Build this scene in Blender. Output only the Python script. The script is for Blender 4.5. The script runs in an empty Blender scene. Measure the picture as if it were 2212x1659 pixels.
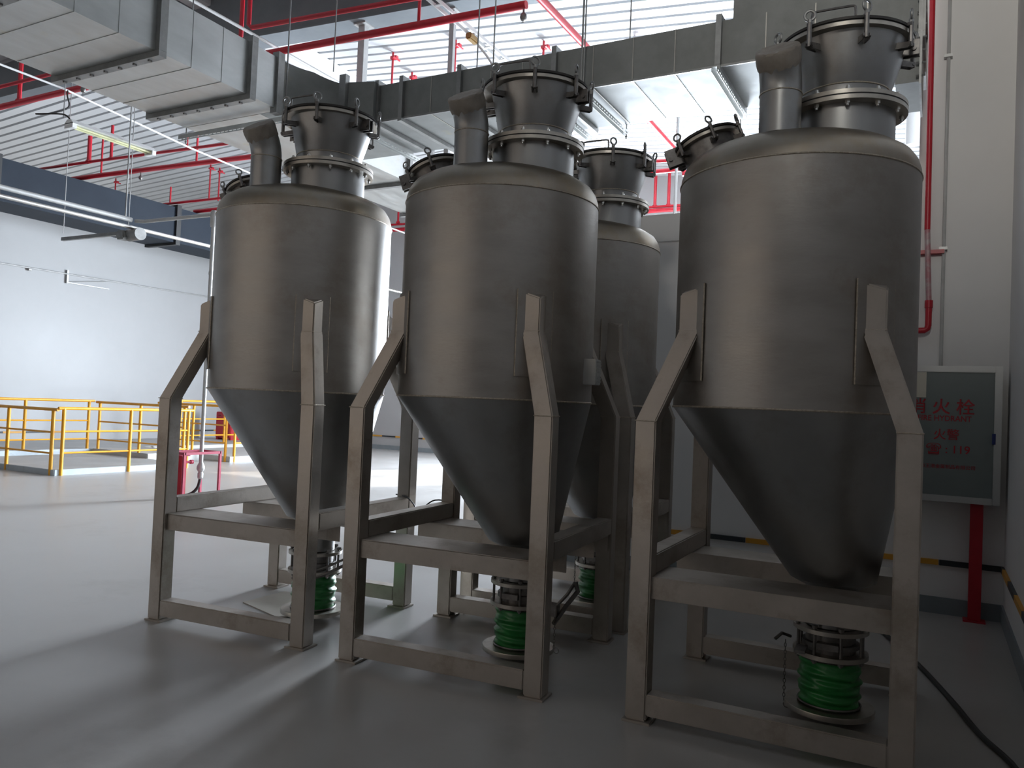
import bpy, bmesh, math, random
from mathutils import Vector, Matrix
random.seed(4)
PI = math.pi
sc = bpy.context.scene
COL = sc.collection

# ------------------------------------------------------------------ camera
TH, PT, RL, F = .49, .0272, .0421, 1713.8
ct, st, cp, sp = math.cos(TH), math.sin(TH), math.cos(PT), math.sin(PT)
r0 = Vector((ct, st, 0)); f0 = Vector((-st*cp, ct*cp, sp)); u0 = Vector((st*sp, -ct*sp, cp))
R = r0*math.cos(RL) + u0*math.sin(RL)
U = -r0*math.sin(RL) + u0*math.cos(RL)
cam_d = bpy.data.cameras.new('camera'); cam = bpy.data.objects.new('camera', cam_d); COL.objects.link(cam)
M = Matrix((R, U, -f0)).transposed().to_4x4(); M.translation = Vector((0, 0, 1.5))
cam.matrix_world = M
cam_d.sensor_width = 36; cam_d.lens = F/2212*36; cam_d.clip_start = .05; cam_d.clip_end = 200
sc.camera = cam

# ------------------------------------------------------------------ world, sun, doorway daylight, fill lamps, exposure
w = bpy.data.worlds.new('world'); sc.world = w; w.use_nodes = True
wn = w.node_tree.nodes; wl = w.node_tree.links
sky = wn.new('ShaderNodeTexSky'); sky.sky_type = 'HOSEK_WILKIE'; sky.turbidity = 3.5
sky.sun_direction = (0.25, .82, .5)
wl.new(sky.outputs[0], wn['Background'].inputs[0]); wn['Background'].inputs[1].default_value = 1.0

def area(name, loc, rot, sx, sy, power, color, spread=None):
    d = bpy.data.lights.new(name, 'AREA'); d.shape = 'RECTANGLE'; d.size = sx; d.size_y = sy
    d.energy = power; d.color = color
    if spread: d.spread = spread
    o = bpy.data.objects.new(name, d); COL.objects.link(o); o.location = loc; o.rotation_euler = rot
    return o
sun_d = bpy.data.lights.new('sun', 'SUN'); sun_d.energy = 7; sun_d.angle = .01; sun_d.color = (1, .93, .82)
sun = bpy.data.objects.new('sun', sun_d); COL.objects.link(sun)
sun.rotation_euler = Vector((.42, .82, .40)).to_track_quat('Z', 'Y').to_euler()
# daylight through the big doorway in the back wall
area('door_daylight', (-5.7, 19.55, 2.5), (-PI/2+.20, 0, 0), 2.7, 4.4, 5700, (.79, .885, 1.0))
# added narrow fill lamp behind the camera, brightens the upper pier
area('pier_fill', (.0, -4.9, 6.1), (PI/2, 0, 0), .9, 1.1, 26, (1, .97, .9), spread=math.radians(45))
area('front_fill', (-9.5, -4.9, 3.9), (PI/2, 0, 0), 13, 3.4, 78, (1, .83, .68))  # added wide warm fill behind the camera for tank and leg fronts
# added fill lamp, lightens the otherwise dark bay behind the left wall
area('bay_fill', (-26.85, 10.5, 2.6), (0, -PI/2, 0), 3.6, 17, 640, (.92, .96, 1))
sc.view_settings.view_transform = 'Standard'; sc.view_settings.look = 'None'
sc.view_settings.gamma = 1; sc.view_settings.exposure = 0.0
sc.view_settings.use_curve_mapping = False
sc.cycles.max_bounces = 10; sc.cycles.diffuse_bounces = 6; sc.cycles.glossy_bounces = 5
sc.cycles.sample_clamp_indirect = 5
sc.cycles.caustics_reflective = False

# ------------------------------------------------------------------ materials
def mat(name, color, rough=.5, metal=0, noise=0, nscale=6, color2=None, bump=0, bscale=40, rvar=0, stain=None, spec=None, stretch=None):
    m = bpy.data.materials.new(name); m.use_nodes = True
    nt = m.node_tree; n = nt.nodes; l = nt.links; b = n['Principled BSDF']
    b.inputs['Base Color'].default_value = (*color, 1); b.inputs['Roughness'].default_value = rough
    b.inputs['Metallic'].default_value = metal
    if spec is not None: b.inputs['Specular IOR Level'].default_value = spec
    tc = n.new('ShaderNodeTexCoord'); mp = n.new('ShaderNodeMapping'); l.new(tc.outputs['Object'], mp.inputs[0])
    if stretch: mp.inputs['Scale'].default_value = stretch
    if color2 is not None:
        t = n.new('ShaderNodeTexNoise'); t.inputs['Scale'].default_value = nscale; t.inputs['Detail'].default_value = 6
        t.inputs['Roughness'].default_value = .62
        l.new(mp.outputs[0], t.inputs['Vector'])
        r = n.new('ShaderNodeValToRGB'); r.color_ramp.elements[0].position = .36; r.color_ramp.elements[1].position = .64
        r.color_ramp.elements[0].color = (*color, 1); r.color_ramp.elements[1].color = (*color2, 1)
        l.new(t.outputs[0], r.inputs[0]); out = r.outputs[0]
        if stain:
            scol, sscale, slo, shi = stain
            t2 = n.new('ShaderNodeTexNoise'); t2.inputs['Scale'].default_value = sscale; t2.inputs['Detail'].default_value = 8
            t2.inputs['Roughness'].default_value = .7
            l.new(tc.outputs['Object'], t2.inputs['Vector'])
            r2 = n.new('ShaderNodeValToRGB'); r2.color_ramp.elements[0].position = slo; r2.color_ramp.elements[1].position = shi
            l.new(t2.outputs[0], r2.inputs[0])
            mx = n.new('ShaderNodeMix'); mx.data_type = 'RGBA'; mx.inputs[7].default_value = (*scol, 1)
            l.new(r2.outputs[0], mx.inputs[0]); l.new(out, mx.inputs[6]); out = mx.outputs[2]
        l.new(out, b.inputs['Base Color'])
        if rvar:
            mr = n.new('ShaderNodeMapRange'); mr.inputs[3].default_value = rough-rvar; mr.inputs[4].default_value = rough+rvar
            mr.inputs[1].default_value = .3; mr.inputs[2].default_value = .7
            l.new(t.outputs[0], mr.inputs[0]); l.new(mr.outputs[0], b.inputs['Roughness'])
    if bump:
        t3 = n.new('ShaderNodeTexNoise'); t3.inputs['Scale'].default_value = bscale; t3.inputs['Detail'].default_value = 4
        l.new(mp.outputs[0], t3.inputs['Vector'])
        bp = n.new('ShaderNodeBump'); bp.inputs['Strength'].default_value = bump; bp.inputs['Distance'].default_value = .01
        l.new(t3.outputs[0], bp.inputs['Height']); l.new(bp.outputs[0], b.inputs['Normal'])
    return m

STEEL = mat('stainless_shell', (.37, .35, .325), .46, .95, color2=(.44, .42, .395), nscale=2.2, rvar=.06, stain=((.30, .25, .20), 1.3, .52, .75), bump=.05, bscale=30, stretch=(1, 1, 3))
DOME = mat('stainless_dome', (.34, .30, .25), .42, 1, color2=(.42, .38, .33), nscale=3, rvar=.06, stain=((.36, .29, .20), 2.0, .5, .72))
CONE = mat('stainless_cone', (.30, .30, .30), .40, 1, color2=(.36, .36, .355), nscale=2, rvar=.05, stain=((.24, .22, .19), 1.5, .5, .75))
FRAME = mat('frame_steel', (.42, .38, .335), .46, .85, color2=(.50, .455, .41), nscale=5, rvar=.08, stain=((.33, .28, .23), 3.0, .52, .7), bump=.06, bscale=60)
FLANGE = mat('flange_steel', (.50, .47, .42), .4, 1, color2=(.42, .39, .35), nscale=12, rvar=.06)
WELD = mat('weld_bead', (.60, .54, .45), .5, .9, color2=(.42, .36, .29), nscale=60, bump=.5, bscale=220)
GASKET = mat('black_rubber', (.02, .02, .022), .6)
BLACKST = mat('dark_steel', (.16, .15, .145), .42, .9, color2=(.24, .23, .22), nscale=20)
LIDM = mat('black_lid', (.045, .042, .04), .5, .6, color2=(.06, .056, .052), nscale=9)
BRIGHT = mat('bright_bolt', (.72, .71, .68), .28, 1)
FILM = mat('plastic_film_cap', (.23, .20, .17), .55, 0, color2=(.30, .265, .225), nscale=9, bump=.4, bscale=25)
GREEN = mat('green_sleeve', (.02, .20, .045), .32, 0, color2=(.03, .28, .06), nscale=8, bump=.25, bscale=22, spec=.6)
FLOOR = mat('floor_epoxy', (.40, .385, .365), .34, 0, color2=(.46, .445, .425), nscale=.9, rvar=.05, stain=((.31, .295, .27), .8, .56, .80), bump=.03, bscale=3, spec=.95)
WALL = mat('wall_paint', (.39, .39, .39), .42, 0, color2=(.42, .42, .42), nscale=.5, rvar=.04, spec=.25)
PARTW = mat('partition_paint', (.76, .745, .73), .6, 0, color2=(.80, .785, .77), nscale=.8)
ROOF = mat('roof_liner', (.50, .51, .52), .45, .0, color2=(.54, .55, .56), nscale=.7)
ROOFRIB = mat('roof_rib', (.30, .31, .32), .6)
RAFTER = mat('rafter_paint', (.17, .19, .205), .5, 0, color2=(.20, .22, .235), nscale=2)
WHITEST = mat('white_steel', (.68, .68, .68), .45)
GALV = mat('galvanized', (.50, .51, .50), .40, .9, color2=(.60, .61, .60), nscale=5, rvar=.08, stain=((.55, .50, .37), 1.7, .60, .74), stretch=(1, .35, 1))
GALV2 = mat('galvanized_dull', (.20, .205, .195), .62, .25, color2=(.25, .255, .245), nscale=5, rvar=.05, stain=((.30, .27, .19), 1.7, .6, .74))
GALVF = mat('galvanized_flange', (.26, .26, .255), .5, .85, color2=(.34, .34, .33), nscale=8)
BLUEDUCT = mat('blue_grey_duct', (.014, .020, .030), .6, .0, color2=(.017, .024, .035), nscale=1.5, spec=.2)
RED = mat('red_paint', (.42, .010, .022), .38, 0, color2=(.50, .014, .03), nscale=5)
MAGENTA = mat('magenta_red_paint', (.36, .03, .07), .45, 0, color2=(.42, .045, .085), nscale=7)
YELLOW = mat('yellow_paint', (.74, .33, .012), .38, 0, color2=(.80, .39, .025), nscale=6)
CONC = mat('plinth_concrete', (.44, .44, .43), .6, 0, color2=(.50, .50, .49), nscale=1.5)
CURB = mat('curb_paint', (.40, .46, .50), .45, 0, color2=(.46, .52, .56), nscale=3, stain=((.28, .30, .31), 2.0, .58, .7))
BASEB = mat('baseboard_paint', (.20, .23, .245), .5, 0, color2=(.24, .27, .285), nscale=2)
ALU = mat('aluminium', (.55, .55, .54), .42, .55)
CABP = mat('cabinet_panel', (.19, .215, .21), .3, 0, color2=(.21, .235, .23), nscale=2)
REDTXT = mat('red_print', (.45, .02, .03), .5)
WHITEP = mat('white_plastic', (.74, .74, .73), .4)
TUBE = mat('tube_glass', (.62, .62, .36), .35)
GREYP = mat('grey_conduit', (.46, .46, .45), .42, .35, color2=(.52, .52, .51), nscale=9)
BLUE = mat('blue_enamel', (.02, .04, .20), .35)
BRASS = mat('ochre_box', (.30, .18, .05), .5)
BLACK = mat('black_cable', (.015, .015, .015), .5)
CREAM = mat('cream_sticker', (.72, .66, .55), .5)
CARD = mat('pale_board', (.55, .50, .43), .6, 0, color2=(.6, .55, .48), nscale=4)
HAZY = mat('hazard_yellow', (.62, .30, .03), .5)
HAZK = mat('hazard_black', (.025, .03, .035), .5)

# ------------------------------------------------------------------ mesh helpers
def fin(bm, smooth=False, angle=32):
    bmesh.ops.recalc_face_normals(bm, faces=bm.faces)
    if smooth:
        for f in bm.faces: f.smooth = True
        for e in bm.edges:
            if len(e.link_faces) == 2 and e.calc_face_angle(0) > math.radians(angle): e.smooth = False
    return bm
def obj(name, bm, m, parent=None, smooth=False, angle=32):
    fin(bm, smooth, angle)
    me = bpy.data.meshes.new(name); bm.to_mesh(me); bm.free(); me.materials.append(m)
    o = bpy.data.objects.new(name, me); COL.objects.link(o)
    if parent: o.parent = parent
    return o
def box(bm, x0, x1, y0, y1, z0, z1, bevel=0):
    v = [bm.verts.new(p) for p in [(x0,y0,z0),(x1,y0,z0),(x1,y1,z0),(x0,y1,z0),(x0,y0,z1),(x1,y0,z1),(x1,y1,z1),(x0,y1,z1)]]
    fs = [bm.faces.new([v[i] for i in q]) for q in [(0,3,2,1),(4,5,6,7),(0,1,5,4),(1,2,6,5),(2,3,7,6),(3,0,4,7)]]
    if bevel:
        es = list({e for f in fs for e in f.edges})
        bmesh.ops.bevel(bm, geom=es, offset=bevel, segments=2, affect='EDGES', clamp_overlap=True)
def B(*a, **k):
    bm = bmesh.new(); box(bm, *a, **k); return bm
def lathe(bm, prof, seg=48, c=(0, 0), cap0=False, cap1=False, cs=None, closed=False):
    rings = []
    for i, (r, z) in enumerate(prof):
        cx, cy = cs[i] if cs else c
        rings.append([bm.verts.new((cx+r*math.cos(2*PI*k/seg), cy+r*math.sin(2*PI*k/seg), z)) for k in range(seg)])
    n = len(rings)
    for i in range(n if closed else n-1):
        a, b = rings[i], rings[(i+1) % n]
        for k in range(seg): bm.faces.new((a[k], a[(k+1) % seg], b[(k+1) % seg], b[k]))
    if cap0: bm.faces.new(rings[0][::-1])
    if cap1: bm.faces.new(rings[-1])
    return rings
def tube(bm, pts, r, seg=10, cap=True, closed=False):
    pts = [Vector(p) for p in pts]; n = len(pts); rings = []; rr = r if isinstance(r, (list, tuple)) else [r]*n
    up = None
    for i in range(n):
        if closed: d = (pts[(i+1) % n]-pts[i-1]).normalized()
        else: d = (pts[min(i+1, n-1)]-pts[max(i-1, 0)]).normalized()
        if up is None:
            up = Vector((0, 0, 1)) if abs(d.z) < .9 else Vector((1, 0, 0))
        a = d.cross(up).normalized(); b = a.cross(d).normalized(); up = b
        rings.append([bm.verts.new(pts[i]+(a*math.cos(2*PI*k/seg)+b*math.sin(2*PI*k/seg))*rr[i]) for k in range(seg)])
    for i in range(n if closed else n-1):
        A, C = rings[i], rings[(i+1) % n]
        if closed and i == n-1:   # match the seam
            off = min(range(seg), key=lambda s: (A[0].co-C[s].co).length)
            C = C[off:]+C[:off]
        for k in range(seg): bm.faces.new((A[k], A[(k+1) % seg], C[(k+1) % seg], C[k]))
    if cap and not closed:
        bm.faces.new(rings[0][::-1]); bm.faces.new(rings[-1])
def T(pts, r, seg=10, **k):
    bm = bmesh.new(); tube(bm, pts, r, seg, **k); return bm
def smoothpath(pts, n=6):
    P = [Vector(p) for p in pts]; out = []
    for i in range(len(P)-1):
        p0 = P[max(i-1, 0)]; p1 = P[i]; p2 = P[i+1]; p3 = P[min(i+2, len(P)-1)]
        for k in range(n):
            t = k/n
            out.append(.5*((2*p1)+(-p0+p2)*t+(2*p0-5*p1+4*p2-p3)*t*t+(-p0+3*p1-3*p2+p3)*t**3))
    out.append(P[-1]); return out
def torus(bm, c, R_, r, axis='z', seg=20, s2=8, mtx=None):
    pts = []
    for k in range(seg):
        a = 2*PI*k/seg; x, y = R_*math.cos(a), R_*math.sin(a)
        p = Vector((x, y, 0)) if axis == 'z' else (Vector((x, 0, y)) if axis == 'y' else Vector((0, x, y)))
        if mtx: p = mtx @ p
        pts.append(Vector(c)+p)
    tube(bm, pts, r, s2, closed=True)
def prism(bm, rings):
    vs = [[bm.verts.new(p) for p in rg] for rg in rings]; m = len(vs[0])
    for a, b in zip(vs, vs[1:]):
        for k in range(m): bm.faces.new((a[k], a[(k+1) % m], b[(k+1) % m], b[k]))
    bm.faces.new(vs[0][::-1]); bm.faces.new(vs[-1])
def cyl(bm, c, r, h, axis=(0, 0, 1), seg=12):
    a = Vector(axis).normalized(); tube(bm, [Vector(c), Vector(c)+a*h], r, seg)
def tag(o, label=None, cat=None, group=None, kind=None):
    if label: o['label'] = label
    if cat: o['category'] = cat
    if group: o['group'] = group
    if kind: o['kind'] = kind
    return o
def empty(name, loc=(0, 0, 0), rz=0, label=None, cat=None, group=None):
    o = bpy.data.objects.new(name, None); COL.objects.link(o); o.empty_display_size = .1
    o.location = loc; o.rotation_euler = (0, 0, rz); return tag(o, label, cat, group)
def struct(name, bm, m, parent=None, smooth=False):
    o = obj(name, bm, m, parent, smooth)
    if not parent: o['kind'] = 'structure'
    return o
def share(o, parent, loc=None, rot=None, name=None):
    c = o.copy(); COL.objects.link(c); c.parent = parent
    if loc is not None: c.location = loc
    if rot is not None: c.rotation_euler = rot
    return c

# ================================================================== STRUCTURE
XL, XR, YB, YF = -18.75, .5, 19.7, -5.0
XO = -27.0      # outer wall of the bay behind the left wall
def roofz(x): return 7.019-.093*x if x > -10.6 else 8.005+.05*(x+10.6)
# floor
struct('floor', B(XO-.2, XR+.2, YF-.2, YB+3, -.2, 0), FLOOR)
# walls
struct('wall_left', B(XL-.2, XL, YF, YB, 0, 5.85), WALL)
struct('wall_outer', B(XO-.2, XO, YF, YB, 0, 7.6), WALL)
struct('wall_right', B(XR, XR+.2, YF, YB, 0, 7.2), PARTW)
struct('wall_front', B(XO, XR, YF-.2, YF, 0, 8.2), mat('front_wall_paint', (.16, .15, .14), .7))
D0, D1, DZ = -7.55, -3.85, 4.6
bm = bmesh.new(); box(bm, XO, D0, YB, YB+.2, 0, 8.2); box(bm, D1, XR, YB, YB+.2, 0, 8.2); box(bm, D0, D1, YB, YB+.2, DZ, 8.2)
struct('wall_back', bm, WALL)
bm = bmesh.new(); box(bm, D0, D0+.06, YB-.06, YB+.2, 0, DZ); box(bm, D1-.06, D1, YB-.06, YB+.2, 0, DZ); box(bm, D0, D1, YB-.06, YB+.2, DZ-.08, DZ)
struct('door_1', bm, GALVF)
# low partition wall and full-height pier
struct('wall_partition', B(-3.25, -.16, 7.2, 7.4, 0, 3.1), PARTW)
struct('trim_1', B(-3.27, -.16, 7.17, 7.43, 3.1, 3.355), PARTW)
struct('wall_pier', B(-.16, XR, 7.2, 7.9, 0, 7.25), PARTW)
# baseboards
struct('baseboard_left', B(XL, XL+.015, YF, YB, 0, .17), BASEB)
struct('baseboard_back', B(XL, D0, YB-.015, YB, 0, .13), BASEB)
struct('baseboard_partition', B(-3.25, XR, 7.185, 7.2, 0, .13), BASEB)
struct('baseboard_right', B(XR-.015, XR, YF, 7.185, 0, .13), BASEB)
# black and yellow strip along the walls: separate painted bars
def strip(x0, x1, y, axis, root, off=.06):
    p = .5; k0 = math.floor((x0-off)/p)
    while off+k0*p < x1:
        a, b = max(x0, off+k0*p), min(x1, off+(k0+1)*p)
        if b-a > .02:
            m = HAZK if k0 % 2 == 0 else HAZY
            if axis == 'x': bb = B(a+.003, b-.003, y-.022, y, .382, .424)
            else: bb = B(y[0], y[1], a+.003, b-.003, .382, .424)
            o = obj('strip_segment', bb, m, root)
        k0 += 1
r = empty('trim_2'); r['kind'] = 'structure'; strip(-3.25, XR, 7.2, 'x', r)
r = empty('trim_3'); r['kind'] = 'structure'; strip(3.0, 7.17, (XR-.022, XR), 'y', r)
r = empty('trim_4'); r['kind'] = 'structure'; strip(-18.7, D0-.1, YB, 'x', r)
r = empty('trim_5'); r['kind'] = 'structure'; strip(6, 19.6, (XL, XL+.022), 'y', r)
# ceiling: backing sheets + liner panels with open ribs
bm = bmesh.new()
for (xa, xb) in ((XO-.2, -10.6), (-10.6, XR+.2)):
    za, zb = roofz(xa)+.10, roofz(xb)+.10
    vs = [bm.verts.new(p) for p in [(xa, YF-.2, za), (xb, YF-.2, zb), (xb, YB+.2, zb), (xa, YB+.2, za), (xa, YF-.2, za+.1), (xb, YF-.2, zb+.1), (xb, YB+.2, zb+.1), (xa, YB+.2, za+.1)]]
    for q in [(0,3,2,1),(4,5,6,7),(0,1,5,4),(1,2,6,5),(2,3,7,6),(3,0,4,7)]: bm.faces.new([vs[i] for i in q])
ceil = struct('ceiling', bm, ROOFRIB)
P = .285; protos = {}
for side, (xa, xb) in enumerate(((XO, -10.62), (-10.58, XR))):
    bm = bmesh.new(); g = .208
    secs = [(0, 0), (g, 0), (g+.006, .075), (g+.071, .075), (P, 0)]
    pr = []
    for x in (xa, xb):
        z = roofz(x) if x != -10.62 and x != -10.58 else 8.003
        pr.append([(x, y, z+dz) for y, dz in secs] + [(x, y, z+dz+.006) for y, dz in secs[::-1]])
    prism(bm, pr)
    y = YF; first = None
    first = obj('roof_panel', bm, ROOF, ceil); first.location = (0, YF, 0); k = 1
    while YF+k*P < YB-.1:
        share(first, ceil, (0, YF+k*P, 0)); k += 1
# rafters (cross frames following the gable), purlin-like ridge beam
def rafter(y0, name='trim_6'):
    bm = bmesh.new()
    XS = [(XO, 6.95), (-10.6, 7.0), (XR, 6.42)]
    for (xa, ba), (xb, bb) in zip(XS, XS[1:]):
        za, zb = min(roofz(xa), 8.0), min(roofz(xb), 8.0)
        prism(bm, [[(x, y0-.012, b_), (x, y0+.012, b_), (x, y0+.012, z-.002), (x, y0-.012, z-.002)] for x, b_, z in ((xa, ba, za), (xb, bb, zb))])
        prism(bm, [[(x, y0-.19, b_-.02), (x, y0+.19, b_-.02), (x, y0+.19, b_), (x, y0-.19, b_)] for x, b_ in ((xa, ba), (xb, bb))])
    o = obj(name, bm, RAFTER); o['kind'] = 'structure'; return o
def rafz(x): return 7.0-(x+10.6)*.05225 if x > -10.6 else 7.0
rafter(8.72); rafter(1.2, 'trim_7')
struct('trim_9', B(-10.78, -10.42, YF, YB, 7.72, 7.99), WHITEST)

# ================================================================== HOPPERS
A = .627; W = .103
NU, NV = .225, -.07            # inlet neck axis
OU, OV = .24, -.03             # outlet axis
def build_hopper():
    root = empty('storage_hopper')
    # shell with rounded shoulder
    prof = [(.595, 1.533), (.595, 2.0), (.595, 2.4), (.595, 2.71), (.592, 2.745), (.580, 2.785), (.555, 2.822), (.50, 2.858), (.40, 2.892), (.25, 2.922), (.12, 2.936), (.002, 2.94)]
    bm = bmesh.new(); lathe(bm, prof[:4], 96); sh = obj('tank_shell', bm, STEEL, root, True)
    bm = bmesh.new(); lathe(bm, prof[3:], 96, cap1=True); dm = obj('domed_top', bm, DOME, root, True, 60)
    bm = bmesh.new(); torus(bm, (0, 0, 2.71), .5955, .0045, seg=96, s2=6); obj('weld_bead', bm, WELD, sh, True, 80)
    bm = bmesh.new(); torus(bm, (0, 0, 1.533), .5955, .006, seg=96, s2=6); obj('weld_bead', bm, WELD, sh, True, 80)
    # eccentric cone
    n = 8; pr = []; cs = []
    for i in range(n+1):
        t = i/n; pr.append((.595+(.205-.595)*t, 1.533+(.70-1.533)*t)); cs.append((OU*t, OV*t))
    pr += [(.125, .66), (.125, .47)]; cs += [(OU, OV)]*2
    bm = bmesh.new(); lathe(bm, pr, 96, cs=cs); obj('cone', bm, CONE, root, True)
    # legs
    for su in (-1, 1):
        for sv in (-1, 1):
            def ring(s, z, top=None):
                c = [(su*(A-s), sv*(A-s)), (su*(A-s-W), sv*(A-s)), (su*(A-s-W), sv*(A-s-W)), (su*(A-s), sv*(A-s-W))]
                zz = [z]*4 if top is None else [z, z+.035, z+.07, z+.035]
                return [(c[i][0], c[i][1], zz[i]) for i in range(4)]
            bm = bmesh.new(); prism(bm, [ring(0, .012), ring(0, 1.454), ring(.157, 1.91), ring(.157, 2.09, 1)])
            es = [e for e in bm.edges]
            bmesh.ops.bevel(bm, geom=es, offset=.007, segments=2, affect='EDGES', clamp_overlap=True)
            leg = obj('leg', bm, FRAME, root, True, 25)
            bm = bmesh.new()
            x0, x1 = sorted((su*(A+.012), su*(A-W-.025))); y0, y1 = sorted((sv*(A+.012), sv*(A-W-.025)))
            box(bm, x0, x1, y0, y1, 0, .012, .002); obj('foot_plate', bm, FRAME, leg)
            # curved mounting pad
            az = math.atan2(sv, su); bm = bmesh.new(); rings = []
            for k in range(9):
                a = az+math.radians(-9.9+19.8*k/8); c, s_ = math.cos(a), math.sin(a)
                rings.append([(c*.593, s_*.593, 1.66), (c*.607, s_*.607, 1.66), (c*.607, s_*.607, 2.142), (c*.593, s_*.593, 2.142)])
            prism(bm, rings); obj('mounting_pad', bm, STEEL, leg, True, 40)
            bm = bmesh.new()
            for d in (-9.9, 9.9):
                a = az+math.radians(d); c, s_ = math.cos(a), math.sin(a)
                tube(bm, [(c*.602, s_*.602, 1.66+.06*k) for k in range(9)], .0055, 6)
            obj('pad_weld', bm, WELD, leg, True, 80)
            # kink welds on the tube
            bm = bmesh.new()
            for s, z in ((0, 1.454), (.157, 1.91)):
                rg = ring(s, z); tube(bm, [rg[0], rg[1], rg[2], rg[3]], .0035, 6, closed=True)
            obj('kink_weld', bm, WELD, leg)
    I = A-W
    # lower rails front and back
    for v0, v1 in ((-A, -A+.1), (A-.1, A)):
        obj('lower_rail', B(-I, I, v0, v1, .04, .143, bevel=.006), FRAME, root, True, 25)
    # wide channels that carry the outlet
    for (v0, v1, ext) in ((-.60, -.29, 0), (.20, .49, 1)):
        bm = bmesh.new(); e = A-.01 if ext else I
        box(bm, -e, e, v0, v1, .692, .70, .002); box(bm, -e, e, v0, v0+.008, .595, .698, .002); box(bm, -e, e, v1-.008, v1, .595, .698, .002)
        if not ext:
            for s in (-1, 1):
                x0, x1 = sorted((s*I, s*(A-.01))); box(bm, x0, x1, -I+.003, v1, .692, .70); box(bm, x0, x1, v1-.008, v1, .595, .698)
        obj('cross_channel', bm, FRAME, root)
    for s in (-1, 1):
        x0, x1 = sorted((s*A, s*(A-.1)))
        obj('side_beam', B(x0, x1, -I, I, .70, .80, bevel=.006), FRAME, root, True, 25)
    # inlet neck, bolted flange, flared funnel, cover
    bm = bmesh.new(); lathe(bm, [(.245, 2.86), (.245, 3.025)], 64, c=(NU, NV)); obj('inlet_neck', bm, CONE, root, True)
    bm = bmesh.new(); lathe(bm, [(.215, 3.020), (.30, 3.020), (.30, 3.040), (.294, 3.0405), (.294, 3.0465), (.30, 3.047), (.30, 3.067), (.215, 3.067)], 72, c=(NU, NV), closed=True)
    fl = obj('bolted_flange', bm, FLANGE, root, True)
    bm = bmesh.new(); lathe(bm, [(.27, 3.0395), (.2975, 3.0395), (.2975, 3.0475), (.27, 3.0475)], 72, c=(NU, NV), closed=True); obj('gasket', bm, GASKET, fl, True)
    b0 = None
    for k in range(12):
        a = 2*PI*(k+.3)/12
        if b0 is None:
            bm = bmesh.new(); cyl(bm, (0, 0, -.014), .0125, .014, seg=6); cyl(bm, (0, 0, .047), .0125, .014, seg=6); cyl(bm, (0, 0, -.024), .007, .096, seg=8)
            b0 = obj('bolt', bm, BRIGHT, fl, False); b = b0
        else: b = share(b0, fl)
        b.location = (NU+.272*math.cos(a), NV+.272*math.sin(a), 3.020)
    bm = bmesh.new()
    lathe(bm, [(.215, 3.06), (.215, 3.125), (.219, 3.135), (.250, 3.26), (.278, 3.372)], 64, cs=[(NU, NV), (NU, NV), (NU, NV), (NU+.01, NV), (NU+.012, NV)])
    fn = obj('inlet_funnel', bm, CONE, root, True)
    bm = bmesh.new(); torus(bm, (NU, NV, 3.13), .217, .004, seg=64, s2=6); obj('weld_bead', bm, WELD, fn, True, 80)
    bm = bmesh.new(); lathe(bm, [(.25, 3.366), (.318, 3.366), (.318, 3.384), (.25, 3.384)], 72, c=(NU, NV), closed=True)
    tf = obj('rim_flange', bm, FLANGE, root, True)
    bm = bmesh.new(); lathe(bm, [(.26, 3.3835), (.314, 3.3835), (.314, 3.3915), (.26, 3.3915)], 72, c=(NU, NV), closed=True); obj('gasket', bm, GASKET, tf, True)
    bm = bmesh.new(); lathe(bm, [(.02, 3.391), (.32, 3.391), (.32, 3.404), (.30, 3.407), (.02, 3.412)], 72, c=(NU, NV), cap0=True, cap1=True)
    lid = obj('cover_lid', bm, LIDM, root, True)
    bm = bmesh.new(); hx0, hx1, hy = NU-.13, NU+.065, NV-.262
    tube(bm, smoothpath([(hx0, hy, 3.40), (hx0, hy, 3.462), (hx0+.012, hy, 3.476), (hx0+.06, hy, 3.478), (hx1-.06, hy, 3.478), (hx1-.012, hy, 3.476), (hx1, hy, 3.462), (hx1, hy, 3.40)], 3), .0065, 8)
    obj('lifting_handle', bm, BLACKST, lid, True)
    def clamps(par, mtx, Rr, zb, zt, n=8, a0=-69, sk=1.0):
        c0 = e0 = None
        for k in range(n):
            a = math.radians(a0+360/n*k)
            if c0 is None:
                bm = bmesh.new()
                for t in (-.014, .014):   # two cheek plates reaching in to the wall
                    prism(bm, [[(-.085*sk, t_, zb+.012*sk), (.004*sk, t_, zb), (.020*sk, t_, zb+.010*sk), (.020*sk, t_, zb+.024*sk), (-.085*sk, t_, zb+.045*sk)] for t_ in (t-.003, t+.003)])
                cyl(bm, (.010*sk, -.02, zb+.014), .006, .04, axis=(0, 1, 0), seg=8)
                cyl(bm, (.010*sk, 0, zb+.006), .0115*sk, zt-zb+.008, seg=8)
                box(bm, -.030, .018, -.012, -.0085, zt-.016, zt)
                c = c0 = obj('swing_clamp', bm, BLACKST, par, True)
                bm = bmesh.new(); torus(bm, (.010*sk, 0, zt+.036*sk), .024*sk, .0068*sk, axis='x', seg=18, s2=7, mtx=Matrix.Rotation(.5, 3, 'Z'))
                cyl(bm, (.010*sk, 0, zt-.002), .0125*sk, .016, seg=10)
                e = e0 = obj('eye_nut', bm, GALVF, c, True)
            else:
                c = share(c0, par); e = share(e0, c)
            c.matrix_local = mtx @ Matrix.Rotation(a, 4, 'Z') @ Matrix.Translation((Rr, 0, 0))
    clamps(root, Matrix.Translation((NU, NV, 0)), .322, 3.285, 3.408)
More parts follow.
